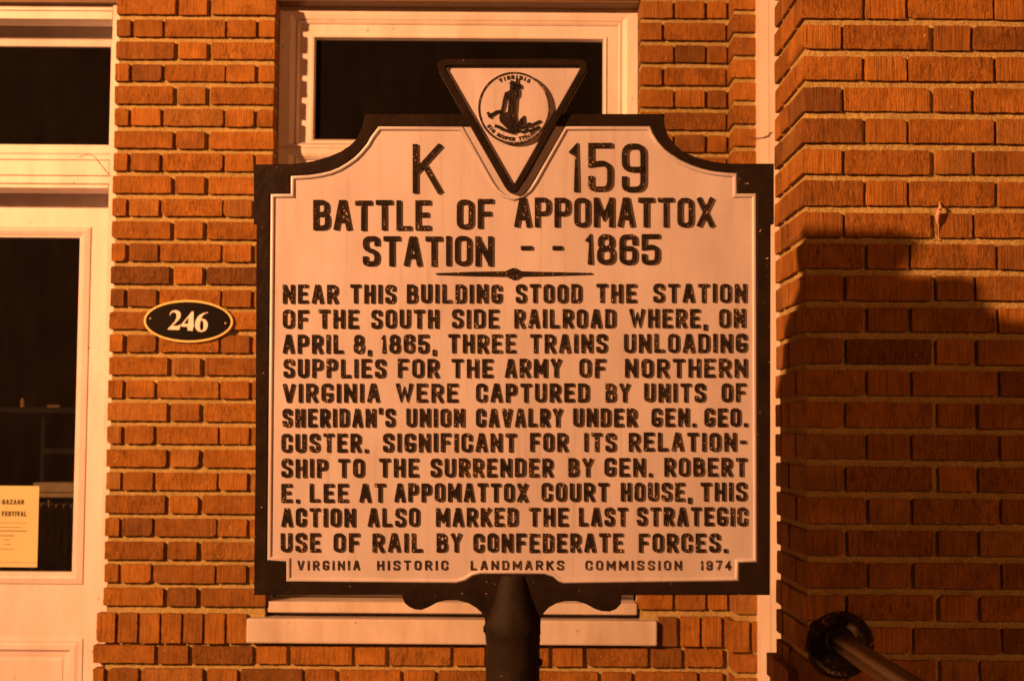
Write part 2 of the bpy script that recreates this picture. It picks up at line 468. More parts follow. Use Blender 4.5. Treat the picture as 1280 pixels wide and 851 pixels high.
mbox(XL+e, XWL-e, -.02, Z_HEAD)
mbox(XWL-e+.0005, XWR+e-.0005, -.02, ZSILL-.006)
mbox(XWR+e, XEND, -.02, Z_HEAD)
mbox(XFAR, XDL-e, -.02, Z_HEAD)
mb_box_t(mo, XPL+e+.002, XPL+.55, YW-.12+g*.9, YW+.05, -.02, ZTOP-.001)
bld = empty('brick_building', (0, 0, 0), 'orange brick building front with white framed door and transom window behind the marker', 'building')
wo = wall.build('brickwork', BRICK, bld, fixn=False)
mo.t = None
mobj = mo.build('mortar', MORTAR, bld)

# ------------------------------------------------------------------ ground
gm = MB(); gm.box(-30, 30, -30, 30, -.3, 0)
tag(gm.build('pavement', CONC), kind='structure')

# ------------------------------------------------------------------ window
win = empty('window'); win.parent = bld
YC = YW+.118                                    # casing face
def pb(mb, px0, py0, px1, py1, Y, th):
    a, b, c, d = prect(px0, py0, px1, py1, Y); mb.box(a, b, Y, Y+th, c, d)
c_ = MB()
xa, xb = XWL-.03, XWR+.03
z1c = at(570, 6.5, YC).z; z0c = ZSILL+.05
gx0, gx1, gz0, gz1 = prect(393.5, 50, 753.5, 176, YC+.03)
zmid = at(570, 186, YC).z
# upper light: casing from the outside edge in to the glass
cw = 26*pxm
xo0, xo1 = at(349, 100, YC).x, at(797, 100, YC).x
o_g = gx0-xo0
def casing(mb, zlo, zhi, zg0, zg1, p):
    rings = []
    for f, y in p:
        rings.append([(xo0+(gx0-xo0)*f, y, zlo+(zg0-zlo)*f), (xo1-(xo1-gx1)*f, y, zlo+(zg0-zlo)*f), (xo1-(xo1-gx1)*f, y, zhi-(zhi-zg1)*f), (xo0+(gx0-xo0)*f, y, zhi-(zhi-zg1)*f)])
    mb.loops(rings)
PROF = [(0, YC+.10), (0, YC), (.30, YC+.004), (.44, YC+.010), (.445, YC+.017), (.50, YC+.012), (.56, YC+.018), (.565, YC+.026), (.62, YC+.024), (.90, YC+.024), (.91, YC+.018), (.97, YC+.020), (1.0, YC+.050)]
casing(c_, zmid, z1c, gz0, gz1, PROF)
zlow0 = at(570, 741, YC).z
gl0, gl1 = at(570, 722, YC+.03).z, at(570, 212, YC+.03).z
casing(c_, zlow0, zmid-.0015, gl0, gl1, PROF)
c_.build('frame', WHITE, win)
f2 = MB()
f2.box(XWL-.05, xo0-.001, YC+.012, YC+.12, z0c-.1, Z_HEAD)     # jamb boards behind the casing
f2.box(xo1+.001, XWR+.05, YC+.012, YC+.12, z0c-.1, Z_HEAD)
f2.build('jamb', WHITE, win)
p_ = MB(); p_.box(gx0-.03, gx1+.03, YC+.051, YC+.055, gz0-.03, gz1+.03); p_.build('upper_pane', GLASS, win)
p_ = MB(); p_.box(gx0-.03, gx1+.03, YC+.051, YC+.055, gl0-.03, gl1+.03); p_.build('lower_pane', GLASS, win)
s_ = MB()
a, b, c, d = prect(350, 752.5, 797, 766.5, YW+.022); s_.box(XWL+.004, XWR-.004, YW+.012, YW+.16, c, d)
s_.box(XWL+.004, XWR-.004, YW+.17, YW+.21, d, at(570, 738, YC).z)
s_.build('stool', SILLW, win, bevel=.004)
s_ = MB()
zs0, zs1 = at(570, 805.5, YW-.03).z, at(570, 774.5, YW-.03).z
s_.box(XSL, XSR, YW-.03, YW+.16, zs0, zs1)
s_.box(XWL+.005, XWR-.005, YW+.095, YW+.16, zs1-.01, c-.0005)
s_.build('sill', SILLW, win, bevel=.006)
li = MB(); li.box(XWL+.001, XWR-.001, YW+.03, YW+.2, at(570, 2, YW+.03).z, Z_HEAD-.001); li.build('lintel', LINTEL, bld)
li = MB(); li.box(XDL+.001, XL-.001, YW+.02, YW+.2, at(70, 3, YW+.02).z, Z_HEAD-.001); li.build('lintel', LINTEL, bld)

# ------------------------------------------------------------------ door with its transom light
YJ = YW+.045; YD = YJ+.18
dfr = empty('door_frame'); dfr.parent = bld
j_ = MB()
xj = at(135.6, 250, YJ).x
j_.box(xj, XL+.05, YJ, YJ+.22, 0, at(70, 5, YJ).z)
j_.box(XDL-.05, XDL+(XL-xj)+.01, YJ, YJ+.22, 0, at(70, 5, YJ).z)
j_.build('jamb', WHITE, dfr, bevel=.003)
xjl = XDL+(XL-xj)+.0105
h_ = MB()
def hbar(mb, py0, py1, Y, back):
    mb.box(xjl, xj-.0005, Y, Y+back, at(70, py1, Y).z, at(70, py0, Y).z)
hbar(h_, 4.5, 9, YJ+.012, .1); hbar(h_, 9, 13.3, YJ+.004, .1); hbar(h_, 13.9, 24, YJ, .1)
h_.build('head_casing', WHITE, dfr, bevel=.0025)
h_ = MB()
hbar(h_, 180.8, 192, YJ+.010, .12); hbar(h_, 192.6, 199.6, YJ+.007, .12); hbar(h_, 200.3, 219.2, YJ+.002, .13); hbar(h_, 220, 229.3, YJ+.006, .12); hbar(h_, 230.8, 235, YJ-.002, .13)
hbar(h_, 192, 230.8, YJ+.014, .10)
h_.build('transom_bar', WHITE, dfr, bevel=.002)
tr = MB()
YT = YJ+.18
tx1 = at(137.2, 120, YT).x
tg0, tg1 = at(70, 182, YT).z, at(70, 57.5, YT).z
ttop = at(70, 4, YJ).z; tbot = at(70, 190, YJ).z
P2 = [(0, YT+.05), (0, YT), (.7, YT), (.72, YT-.006), (1, YT+.006), (1, YT+.03)]
fx = [(xjl-.01)+.03*0, xj+.02]
rings = []
for f, y in P2:
    rings.append([(xjl-.02+.05*f, y, tbot-.02+(tg0-.002-tbot+.02)*f), (xj+.03+(tx1-xj-.03)*f, y, tbot-.02+(tg0-.002-tbot+.02)*f), (xj+.03+(tx1-xj-.03)*f, y, ttop+(tg1-ttop)*f), (xjl-.02+.05*f, y, ttop+(tg1-ttop)*f)])
tr.loops(rings); tr.build('transom_sash', WHITE, dfr)
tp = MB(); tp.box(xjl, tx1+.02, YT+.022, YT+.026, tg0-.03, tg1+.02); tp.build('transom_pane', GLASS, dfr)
door = empty('door'); door.parent = bld
dg1 = at(95, 505, YD).x
dzg1, dzg0 = at(60, 296.5, YD).z, at(60, 714.5, YD).z
dw0, dw1 = xjl-.012, xj+.012                      # slab tucked behind the jambs
dgl = dw0 + (dw1-dg1)
dt = at(70, 225, YD).z
d_ = MB()
d_.box(dg1, dw1, YD, YD+.045, .02, dt); d_.box(dw0, dgl, YD, YD+.045, .02, dt)
d_.box(dgl, dg1, YD, YD+.045, dzg1, dt)
zp1 = at(60, 797, YD).z
pxr = at(103, 820, YD).x; pxl = dw0+(dw1-pxr)
d_.box(dgl, dg1, YD, YD+.045, zp1, dzg0); d_.box(dgl, dg1, YD, YD+.045, .02, .25)
d_.box(dgl, pxl, YD+.0002, YD+.045, .25, zp1) if pxl > dgl else None
d_.build('slab', DOORW, door)
q_ = MB(); mw = 14.5*pxm
frame_mould(q_, dgl-mw, dg1+mw, dzg0-mw*1.05, dzg1+mw*.95, [(0, YD+.002), (.001, YD-.007), (mw*.25, YD-.010), (mw*.5, YD-.013), (mw*.54, YD-.010), (mw*.62, YD-.009), (mw*.80, YD-.004), (mw*.97, YD+.010), (mw*1.0, YD+.026)])
q_.build('glass_moulding', DOORW, door)
q_ = MB()
frame_mould(q_, pxl, pxr, .25, zp1, [(0, YD+.001), (0, YD-.006), (.012, YD-.007), (.014, YD-.003), (.026, YD-.010), (.04, YD-.010), (.050, YD+.006), (.062, YD+.008), (.068, YD+.010), (.072, YD+.010), (.073, YD+.007), (.085, YD+.006)])
zi = .085
q_.box(pxl+zi-.001, pxr-zi+.001, YD+.006, YD+.03, .25+zi-.001, zp1-zi+.001)
q_.build('lower_panel', DOORW, door)
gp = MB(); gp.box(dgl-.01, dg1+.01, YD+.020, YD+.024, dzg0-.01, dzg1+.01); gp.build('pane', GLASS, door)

# ------------------------------------------------------------------ white trim board right of the pilaster
YTB = YW-.20
t_ = MB()
tl = at(950.3, 400, YTB).x; tmid = at(962, 400, YTB).x
t_.box(tl, tmid, YTB, YW+.04, 0, ZTOP-.002); t_.box(tmid-.001, tmid+.16, YTB+.0012, YW+.0395, 0, ZTOP-.003)
t_.build('trim_board', mat_white('fresh_trim_paint', (.80, .74, .70), .4), bld)

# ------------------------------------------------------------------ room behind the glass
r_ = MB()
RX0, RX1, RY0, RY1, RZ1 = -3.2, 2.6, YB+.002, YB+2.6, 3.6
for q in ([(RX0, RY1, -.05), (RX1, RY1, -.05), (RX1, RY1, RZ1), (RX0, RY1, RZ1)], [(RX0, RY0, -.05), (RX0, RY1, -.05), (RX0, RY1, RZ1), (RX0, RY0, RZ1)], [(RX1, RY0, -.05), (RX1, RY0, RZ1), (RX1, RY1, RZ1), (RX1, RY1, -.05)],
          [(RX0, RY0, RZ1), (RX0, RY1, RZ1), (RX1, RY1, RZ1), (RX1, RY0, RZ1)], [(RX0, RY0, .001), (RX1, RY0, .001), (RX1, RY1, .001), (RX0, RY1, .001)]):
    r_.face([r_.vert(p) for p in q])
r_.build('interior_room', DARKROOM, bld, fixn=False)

# ------------------------------------------------------------------ pillar on the right
KP = YP/FPX
pit = (at(1100, 32, YP).z-at(1100, 824.8, YP).z)/20
ZP0 = at(1100, 32, YP).z
XP = at(1004.5, 500, YP).x; XPE = XP+1.15; DEP = .40
pl = MB(); pl.t = []
bh = pit*.775; jj = 4.6*KP
kmax = int(ZP0/pit)+1
for k in range(-32, kmax+1):
    zt = ZP0-k*pit; zb = zt-bh
    if zt < .02: break
    zb = max(zb, -.02)
    ev = k % 2 == 0
    if ev: br = [(0, 49.5), (54, 161), (168, 214)]; nx_ = 218; s = 'S'
    else: br = [(0, 76), (80.5, 132), (136, 242.5)]; nx_ = 246; s = 'H'
    xs = [(XP+a*KP, XP+b*KP) for a, b in br] + flemish(XP+nx_*KP, XPE, s, 106.5*KP, 50*KP, jj)
    for i, (a, b) in enumerate(xs): add_brick(pl, a, b, zb, zt, YP, .20 if (ev and i == 0) else (.097 if i == 0 else .10))
    ys = [(.0, .2), (.213, .305), (.318, DEP)] if ev else [(.0, .097), (.11, .30), (.313, DEP)]
    for a, b in ys[1:]: add_brick(pl, YP+a, YP+b, zb, zt, XP, .10, axis='x')
    xx = XP+.115
    while xx < XPE-.03:                                 # back side
        n0 = len(pl.v); e2 = min(xx+.19, XPE-.004); mb_box_t(pl, xx, e2, YP+DEP-.05, YP+DEP, zb, zt); xx = e2+.012
pil = empty('brick_pillar', (XP+.5, YP+.2, 0), 'square orange brick pillar on the right with the marker\'s shadow across its face', 'pillar')
def wparent(o, p):
    o.parent = p; o.matrix_parent_inverse = Matrix.Translation(p.location).inverted(); return o
wparent(pl.build('brickwork', BRICK, fixn=False), pil)
pm = MB(); pm.box(XP+.0105, XPE-.005, YP+.0115, YP+DEP-.008, -.02, ZP0+32*pit)
wparent(pm.build('mortar', MORTAR), pil)
bs_ = MB(); bs_.t = []
zt = at(962, 826, YP+.25).z
xbl = at(957.5, 840, YP+.42).x
while zt > .02:
    for a, b in ((YP+.10, YP+.285), (YP+.297, YP+.42)): add_brick(bs_, a, b, max(zt-bh, -.02), zt, xbl, .09, axis='x')
    zt -= pit
wparent(bs_.build('plinth', BRICK, fixn=False), pil)
pm = MB(); pm.box(xbl+.009, XP+.02, YP+.11, YP+.41, -.02, at(962, 826, YP+.25).z-.006); wparent(pm.build('plinth_mortar', MORTAR), pil)

# ------------------------------------------------------------------ stroke lettering
def rp(pts, rad, closed=False, seg=4):
    """round the corners whose third item is set"""
    out = []; n = len(pts)
    for i, p in enumerate(pts):
        r = p[2] if len(p) > 2 else 0
        if not r or (not closed and i in (0, n-1)): out.append((p[0], p[1])); continue
        b = Vector(p[:2]); a = Vector(pts[i-1][:2]); c = Vector(pts[(i+1) % n][:2])
        da, dc = (a-b), (c-b); q = min(rad*r, da.length*.49, dc.length*.49)
        s = b+da.normalized()*q; e = b+dc.normalized()*q
        for k in range(seg+1):
            t = k/seg; out.append(tuple(s*(1-t)**2 + b*2*t*(1-t) + e*t*t))
    return out
G = {  # strokes on a unit box; third number = rounded corner; leading 'c' = closed
 'A': (1.05, [[(0,0),(.40,1),(.60,1),(1,0)], [(.22,.30),(.78,.30)]]),
 'B': (1.0, [[(0,0),(0,1),(.93,1,1),(.93,.53,1),(0,.53)], [(0,.53),(1,.53,1),(1,0,1),(0,0)]]),
 'C': (1.0, [[(1,.70),(1,1,1),(0,1,1),(0,0,1),(1,0,1),(1,.30)]]),
 'D': (1.0, [['c',(0,0),(0,1),(1,1,1),(1,0,1)]]),
 'E': (.92, [[(1,1),(0,1),(0,0),(1,0)], [(0,.52),(.80,.52)]]),
 'F': (.92, [[(1,1),(0,1),(0,0)], [(0,.50),(.80,.50)]]),
 'G': (1.0, [[(1,.80),(1,1,1),(0,1,1),(0,0,1),(1,0,1),(1,.40),(.66,.40)]]),
 'H': (1.0, [[(0,0),(0,1)], [(1,0),(1,1)], [(0,.5),(1,.5)]]),
 'I': (0, [[(.5,0),(.5,1)]]),
 'J': (.9, [[(1,1),(1,0,1),(0,0,1),(0,.3)]]),
 'K': (1.0, [[(0,0),(0,1)], [(1,1),(.02,.42)], [(.36,.60),(1,0)]]),
 'L': (.90, [[(0,1),(0,0),(1,0)]]),
 'M': (1.28, [[(0,0),(0,1)], [(1,0),(1,1)], [(.04,.94),(.5,.3),(.96,.94)]]),
 'N': (1.05, [[(0,0),(0,1)], [(1,0),(1,1)], [(.05,.93),(.95,.07)]]),
 'O': (1.0, [['c',(0,0,1),(0,1,1),(1,1,1),(1,0,1)]]),
 'P': (1.0, [[(0,0),(0,1),(1,1,1),(1,.45,1),(0,.45)]]),
 'R': (1.0, [[(0,0),(0,1),(1,1,1),(1,.48,1),(0,.48)], [(.5,.48),(1,0)]]),
 'S': (1.0, [[(1,.80),(1,1,1),(0,1,1),(0,.58,1),(1,.44,1),(1,0,1),(0,0,1),(0,.20)]]),
 'T': (1.0, [[(0,1),(1,1)], [(.5,1),(.5,0)]]),
 'U': (1.0, [[(0,1),(0,0,1),(1,0,1),(1,1)]]),
 'V': (1.05, [[(0,1),(.44,0),(.56,0),(1,1)]]),
 'W': (1.45, [[(0,1),(.25,0),(.5,.8),(.75,0),(1,1)]]),
 'X': (1.05, [[(0,0),(1,1)], [(0,1),(1,0)]]),
 'Y': (1.0, [[(0,1),(.5,.46),(1,1)], [(.5,.46),(.5,0)]]),
 'Z': (1.0, [[(0,1),(1,1),(0,0),(1,0)]]),
 '1': (.38, [[(0,.86),(1,1),(1,0)]]),
 '3': (1.0, [[(0,.75),(0,1,1),(1,1,1),(1,.55,1),(.4,.53)], [(.4,.53),(1,.53,1),(1,0,1),(0,0,1),(0,.25)]]),
 '4': (1.0, [[(.75,0),(.75,1),(0,.3),(1,.3)]]),
 '5': (1.0, [[(1,1),(0,1),(0,.56),(.7,.60,1),(1,.5,1),(1,0,1),(0,0,1),(0,.24)]]),
 '6': (1.0, [[(1,.76),(1,1,1),(0,1,1),(0,0,1),(1,0,1),(1,.55,1),(0,.55)]]),
 '7': (1.0, [[(0,1),(1,1),(.35,0)]]),
 '8': (1.0, [['c',(.06,.54,1),(.06,1,1),(.94,1,1),(.94,.54,1)], ['c',(0,0,1),(0,.53,1),(1,.53,1),(1,0,1)]]),
 '9': (1.0, [[(0,.24),(0,0,1),(1,0,1),(1,1,1),(0,1,1),(0,.46,1),(1,.46)]]),
 '-': (.55, [[(0,.5),(1,.5)]]),
 '.': (0, [[(.5,-.13),(.5,.11)]]),
 ',': (0, [[(.5,.02),(.3,-.16)]]),
 "'": (0, [[(.5,1.05),(.4,.85)]]),
 '&': (1.0, [[(1,0),(.1,.75),(.15,1,1),(.7,1,1),(.7,.7),(0,.3,1),(0,0,1),(.6,0),(1,.4)]]),
}
def glyph(mb, ch, x0, wd, z0, h, sw, yb, yf, draft, ctx=None):
    """x0..x0+wd is the outer extent of the glyph"""
    hw = sw/2; iw = max(wd-sw, 1e-5); ih = h-sw
    for i, st in enumerate(G[ch][1]):
        closed = st[0] == 'c'; pts = st[1:] if closed else st
        P = [((x0+hw+p[0]*iw), (z0+hw+p[1]*ih), *( (1,) if len(p) > 2 and p[2] else ())) for p in pts]
        P = rp(P, min(iw*.42, ih*.3), closed)
        if ctx: P = [ctx(*p) for p in P]
        yy = yf - .00012*i - .00005*random.random()
        ribbon(mb, P, hw, yb, yy, closed=closed, draft=draft, ext=(ch not in '.'), mi=0)
def word(mb, s, x0, x1, z0, h, sw, yb, yf, draft=.0006, gap=.27, ctx=None, wob=True):
    rel = 0; fixed = 0
    for ch in s:
        r = G[ch][0]
        if r == 0: fixed += sw*1.0
        else: rel += r
    g_ = gap; n = len(s)-1
    u = (x1-x0-fixed)/max(rel+g_*n, 1e-6)
    if rel == 0: u = sw*2
    x = x0
    for ch in s:
        r = G[ch][0]; wd = sw if r == 0 else u*r
        dz = random.uniform(-.012, .012)*h if wob else 0
        glyph(mb, ch, x, wd, z0+dz, h, sw*(random.uniform(.94, 1.08) if wob else 1), yb, yf, draft, ctx)
        x += wd+u*g_

# ------------------------------------------------------------------ historical marker
PXM = DS/FPX
CEN = EYE + F*DS
tdown = CEN.z/UP.z
base = CEN - UP*tdown                             # foot of the leaning post
mk = bpy.data.objects.new('historical_marker', None); COL.objects.link(mk)
mm = Matrix.Identity(4)
for i in range(3):
    mm[i][0] = RT[i]; mm[i][1] = F[i]; mm[i][2] = UP[i]; mm[i][3] = base[i]
mk.matrix_world = mm
tag(mk, 'silver cast metal historical marker with raised black lettering on a black post', 'historical marker')
def sx(px): return (px-CX)*PXM
def sz(py): return tdown - (py-CY)*PXM
def sp(pts): return [(sx(a), sz(b)) for a, b in pts]
OUT = [(457,143),(453,160),(446,174),(438,182),(427,189.5),(412,196),(393,201.5),(376,204.5),(361,205.5),(317.5,206),(317.5,280),(321,281),(319.5,600),(318,700),(318,743),
 (503,742.5),(503.5,747),(506,753),(512,758),(519,761),(527,761.5),(536,758),(547,752),(558,749.5),(572,749.5),(585,753),(595,758.5),(602,765),(606,772),(607,792),
 (675,792),(676,772),(680,765),(686,758.5),(695,753.5),(706,750.5),(720,750.5),(732,754),(743,760),(752,763),(762,763.5),(770,760.5),(776,754),(777,743),
 (962,743),(963,281),(967,280),(967,205),(923,205),(905,204.5),(888,202),(868,196.5),(853,190),(843,181),(836,172),(831,160),(828,143)]
INN = [(472.7,158),(583,158),(622,226),(627,233),(633,238.5),(642,241.5),(651,238.5),(657,233),(662,226),(701,158),(812.6,157.5),(817,167),(823,176.6),(831,186),(839,192.5),(850,200),(863,206),(876,210.5),(889.7,213.7),(905,215.5),(921.5,216.4),(921.5,241.6),(945.5,241.6),
 (947,703),(924,703.5),(924,726.5),(705,729),(697,726),(690,720),(680,717.5),(600,717.5),(591,720),(582,726),(570,729),(357.5,727),(357.5,702),(333.8,700.5),(338,242),(363,242),(363,219.6),(386,218.5),(400,216.5),(413,213.5),(424,209),(434,203),(443,196.5),(450,189.5),(458,180),(463,171)]
Y_PANEL = 0.0
HOLE = [p if not (582 < p[0] < 702 and p[1] < 245 and p[1] > 150) else (642+(p[0]-642)*.90, p[1]-5) for p in INN]
HOLE = [(p[0], 158) if 150 < p[1] < 156 else p for p in HOLE]
VB = {(583,158):(578.5,158),(622,226):(617,226.5),(627,233):(623.5,236),(633,238.5):(631.5,242.5),(642,241.5):(642,245.5),(651,238.5):(652.5,242.5),(657,233):(660.5,236),(662,226):(667,226.5),(701,158):(705.5,158)}
BEADP = [VB.get(p, p) for p in INN]
b_ = MB(); plate(b_, sp(OUT), [sp(HOLE)], .026, -.0045, .0014); b_.build('border', BLACKF, mk)
b_ = MB(); big = offset_poly(ccw(sp(HOLE)), .006); plate(b_, big, [], .022, Y_PANEL, .0005); b_.build('panel', SILVER, mk)
b_ = MB(); halfround(b_, offset_poly(ccw(sp(BEADP)), -2.9*PXM), 2.7*PXM, Y_PANEL, .0044); b_.build('bead', SILVER, mk, smooth=True)
# post
hp = MB(); cxp = sx(641)
lathe(hp, [(0.004, sz(717.5)), (16*PXM, sz(718.2)), (17.5*PXM, sz(719.5)), (19.5*PXM, sz(727)), (22.5*PXM, sz(741)), (27.5*PXM, sz(757)), (32*PXM, sz(770)), (34.2*PXM, sz(777)), (35*PXM, sz(783)), (35.2*PXM, sz(792)), (34.2*PXM, sz(794)), (34.4*PXM, sz(801)), (33.6*PXM, sz(804)), (33.8*PXM, sz(830)), (33.6*PXM, sz(860)), (33.8*PXM, .002)], cxp, .012, 40)
hp.v = [(cxp+(x-cxp)*(1+.012*math.sin(z*61+3*math.atan2(y-.012, x-cxp))), y, z) for x, y, z in hp.v]
hp.build('post', mat_black('black_post_paint', .79, (.012, .008, .0055), scale=70, rough=.68), mk, smooth=True)
for bx, by in ((606.5, 786), (676.5, 828)):
    q = MB(); side = -1 if bx < 641 else 1
    x_ = cxp+side*33*PXM; q_seg = 10
    q.loops([[(x_+side*dx, .004+r*math.cos(2*math.pi*k/q_seg), sz(by)+r*math.sin(2*math.pi*k/q_seg)) for k in range(q_seg)] for r, dx in ((.008, 0), (.008, .004), (.005, .0065))], cap1=True)
    q.build('set_screw', BLACKF, mk)
# ornamental divider
b_ = MB(); plate(b_, sp([(545,341.5),(590,339.8),(632,339.0),(640,335.2),(645,335.2),(652,339.2),(695,340.2),(740,341.2),(740,342.8),(695,344.2),(652,345.2),(645,349.5),(640,349.5),(632,345.4),(590,344.6),(545,343)]), [], 0, -.0042, .0006); b_.build('divider', BLACKL, mk)
LINES = [
 (3.0, .0048, 5.9, BLACKL, [('K', 516, 551.5, 180.5, 241.5), ('159', 711.7, 806.8, 179.2, 239.4)]),
 (3.0, .0043, 5.3, BLACKL, [('BATTLE', 391.7, 537.8, 250.5, 287.8), ('OF', 571, 616, 249.3, 286), ('APPOMATTOX', 643, 891.5, 247.5, 284)]),
 (3.0, .0043, 5.3, BLACKL, [('STATION', 453.6, 615.4, 295.5, 332.5), ('1865', 732, 823.8, 292.8, 330.6)]),
]
def body(y0l, y0r, hh, words): return (3.0, .0036, 3.75, BLACKL, [(t, a, b, y0l+(y0r-y0l)*((a+b)/2-353)/580, None, hh) for t, a, b in words])
BODY = [
 (356, 354.6, 23.3, [('NEAR',353.7,422),('THIS',438,494),('BUILDING',508.6,626.8),('STOOD',644.8,726.3),('THE',745.4,794.9),('STATION',816.6,932.2)]),
 (387.2, 386, 23.3, [('OF',353.7,385),('THE',398.4,447.5),('SOUTH',464.2,547.6),('SIDE',565,622.8),('RAILROAD',643,768.8),('WHERE,',786.6,883),('ON',899,930.8)]),
 (418.4, 417, 23.3, [('APRIL',353.7,428.4),('8,',442.2,463.4),('1865,',476.7,544.4),('THREE',560.4,644),('TRAINS',662.6,758.2),('UNLOADING',780,933)]),
 (448.6, 448.2, 23.2, [('SUPPLIES',354.5,481.5),('FOR',497.4,547.9),('THE',564.4,615.4),('ARMY',631.3,701),('OF',724.2,756.3),('NORTHERN',781.3,933)]),
 (479.4, 479, 23.2, [('VIRGINIA',353.7,473.5),('WERE',494.8,571.8),('CAPTURED',595,735.6),('BY',756.9,786.6),('UNITS',805.2,881),('OF',902,931.6)]),
 (510.8, 510, 22.8, [("SHERIDAN'S",353.2,493.2),('UNION',508,579.8),('CAVALRY',595,702.4),('UNDER',716.5,795.4),('GEN.',814.5,869),('GEO.',880.4,933.5)]),
 (542, 540.3, 23.1, [('CUSTER.',351.9,459.4),('SIGNIFICANT',478.8,644.6),('FOR',662.6,709),('ITS',730.3,769.3),('RELATION-',786,932)]),
 (573.3, 571.8, 23, [('SHIP',351.9,409),('TO',422.8,454.7),('THE',474,522.7),('SURRENDER',538.3,690.5),('BY',710.4,740.4),('GEN.',755.5,814.5),('ROBERT',830.4,932.7)]),
 (604.4, 602.6, 23, [('E.',351.9,373.7),('LEE',387.2,434.7),('AT',449.4,481.2),('APPOMATTOX',493.2,659),('COURT',677,760),('HOUSE,',776,863.6),('THIS',875.6,932.7)]),
 (634.9, 633.6, 23, [('ACTION',351.9,443.5),('ALSO',460,523.7),('MARKED',545,646.7),('THE',661.2,709.6),('LAST',723.7,783.4),('STRATEGIC',796,933.5)]),
 (666, 666.6, 23.3, [('USE',351,399.7),('OF',417,448.8),('RAIL',465.6,527.2),('BY',545.8,576.3),('CONFEDERATE',591.7,778),('FORCES.',798.6,908.3)]),
]
for L in BODY: LINES.append(body(*L))
LINES.append((3.0, .0020, 1.9, BLACKS, [(t, a, b, 700.3, 712) for t, a, b in (('VIRGINIA',371.8,449.4),('HISTORIC',471.4,559.6),('LANDMARKS',588.3,704.3),('COMMISSION',731.6,851.7),('1974',875.6,913.6))]))
for li_, (_, hgt, sw, mt, ws) in enumerate(LINES):
    tb = MB()
    for wd in ws:
        t, a, b, y0, y1 = wd[:5]
        if y1 is None: y1 = y0+wd[5]
        gap = .62 if li_ == len(LINES)-1 else (.40 if li_ > 2 else .28)
        if t == '159': gap = .42
        word(tb, t, sx(a), sx(b), sz(y1), (y1-y0)*PXM, sw*PXM, Y_PANEL+.0005, -hgt, draft=.0004 if sw > 3 else .0003, gap=gap)
    if li_ == 2:
        for a, b in ((651, 665), (690.5, 702.4)): ribbon(tb, sp([(a, 310), (b, 310)]), 2.3*PXM, .0005, -hgt, draft=.0008, ext=False)
    txt = ' '.join(q[0] for q in ws)
    o = tb.build('lettering', mt, mk, fixn=False)
    o['label'] = ('small thin raised lettering along the bottom of the marker' if li_ == len(LINES)-1 else 'raised black line of lettering')
# triangular state emblem
emb = empty('emblem', (0, .0045, 0)); emb.parent = mk
def rtri(pts, r, seg=6):
    return rp([(*p, 1) for p in pts], r, True, seg)
TO = rtri(sp([(540, 75.5), (742, 75.5), (641.3, 252)]), 22*PXM)
TI = rtri(offset_poly(ccw(sp([(540, 75.5), (742, 75.5), (641.3, 252)])), -9.0*PXM), 6*PXM)
b_ = MB(); plate(b_, TO, [TI], .012, -.0225, .0022); b_.build('rim', BLACKF, emb)
b_ = MB(); plate(b_, offset_poly(ccw(TI), .004), [], .008, -.0130, .0005); b_.build('face', SILVER, emb)
scx, scz, sr = sx(642.6), sz(136.8), 44.6*PXM
def circ(r, n=56): return [(scx+r*math.cos(2*math.pi*k/n), scz+r*math.sin(2*math.pi*k/n)) for k in range(n)]
b_ = MB(); plate(b_, circ(sr), [], -.012, -.0215, .0012); b_.build('seal_disc', SILVER, emb)
b_ = MB(); plate(b_, circ(sr+.0004), [circ(sr-2.1*PXM)], -.018, -.0232, .0006, back=False); b_.build('seal_ring', BLACKS, emb)
def cp(pts): return [(sx(590+a/8.51), sz(90+b/8.51)) for a, b in pts]
fg = MB(); y0f = -.0213; px1 = PXM/8.51
plate(fg, cp([(352,238),(385,222),(405,205),(445,205),(480,215),(492,255),(488,295),(468,315),(462,380),(462,450),(478,560),(486,650),(440,672),(405,650),(345,590),(300,545),(288,500),(305,450),(345,455),(380,440),(388,330),(380,262)]), [], y0f, -0.0263, .0008)
ribbon(fg, cp([(362,246),(344,310),(332,380),(318,430)]), 13*px1, y0f, -0.0255, draft=.0005)
ribbon(fg, cp([(318,432),(265,440),(215,468),(185,478)]), 15*px1, y0f, -0.0251, draft=.0005)
ribbon(fg, cp([(172,455),(200,495)]), 11*px1, y0f, -0.0253, draft=.0004)
plate(fg, cp([(402,190),(406,150),(420,122),(440,124),(452,150),(448,185),(440,206),(408,206)]), [], y0f, -0.0265, .0006)
ribbon(fg, cp([(408,142),(422,118),(446,128)]), 9*px1, y0f, -0.0257, draft=.0004)
ribbon(fg, cp([(474,92),(468,250),(452,450),(438,655)]), 7*px1, y0f, -0.0269, draft=.0005)
ribbon(fg, cp([(455,222),(490,262),(484,205),(470,180)]), 13*px1, y0f, -0.0266, draft=.0005)
ribbon(fg, cp([(480,165),(500,150),(518,165),(515,185)]), 9*px1, y0f, -0.0255, draft=.0004)
ribbon(fg, cp([(258,590),(290,600),(330,625),(400,650),(440,660)]), 15*px1, y0f, -0.0258, draft=.0005)
ribbon(fg, cp([(505,580),(520,525),(545,500),(548,560)]), 12*px1, y0f, -0.0257, draft=.0005)
ribbon(fg, cp([(490,615),(540,600),(600,590),(650,570),(715,540)]), 11*px1, y0f, -0.0256, draft=.0005)
ribbon(fg, cp([(500,640),(540,655),(585,625),(610,640),(690,612)]), 12*px1, y0f, -0.0252, draft=.0005)
ribbon(fg, cp([(640,600),(610,560),(560,580)]), 8*px1, y0f, -0.0254, draft=.0004)
ribbon(fg, cp([(400,300),(395,420),(420,560),(425,640)]), 5*px1, y0f, -0.0273, draft=.0008)
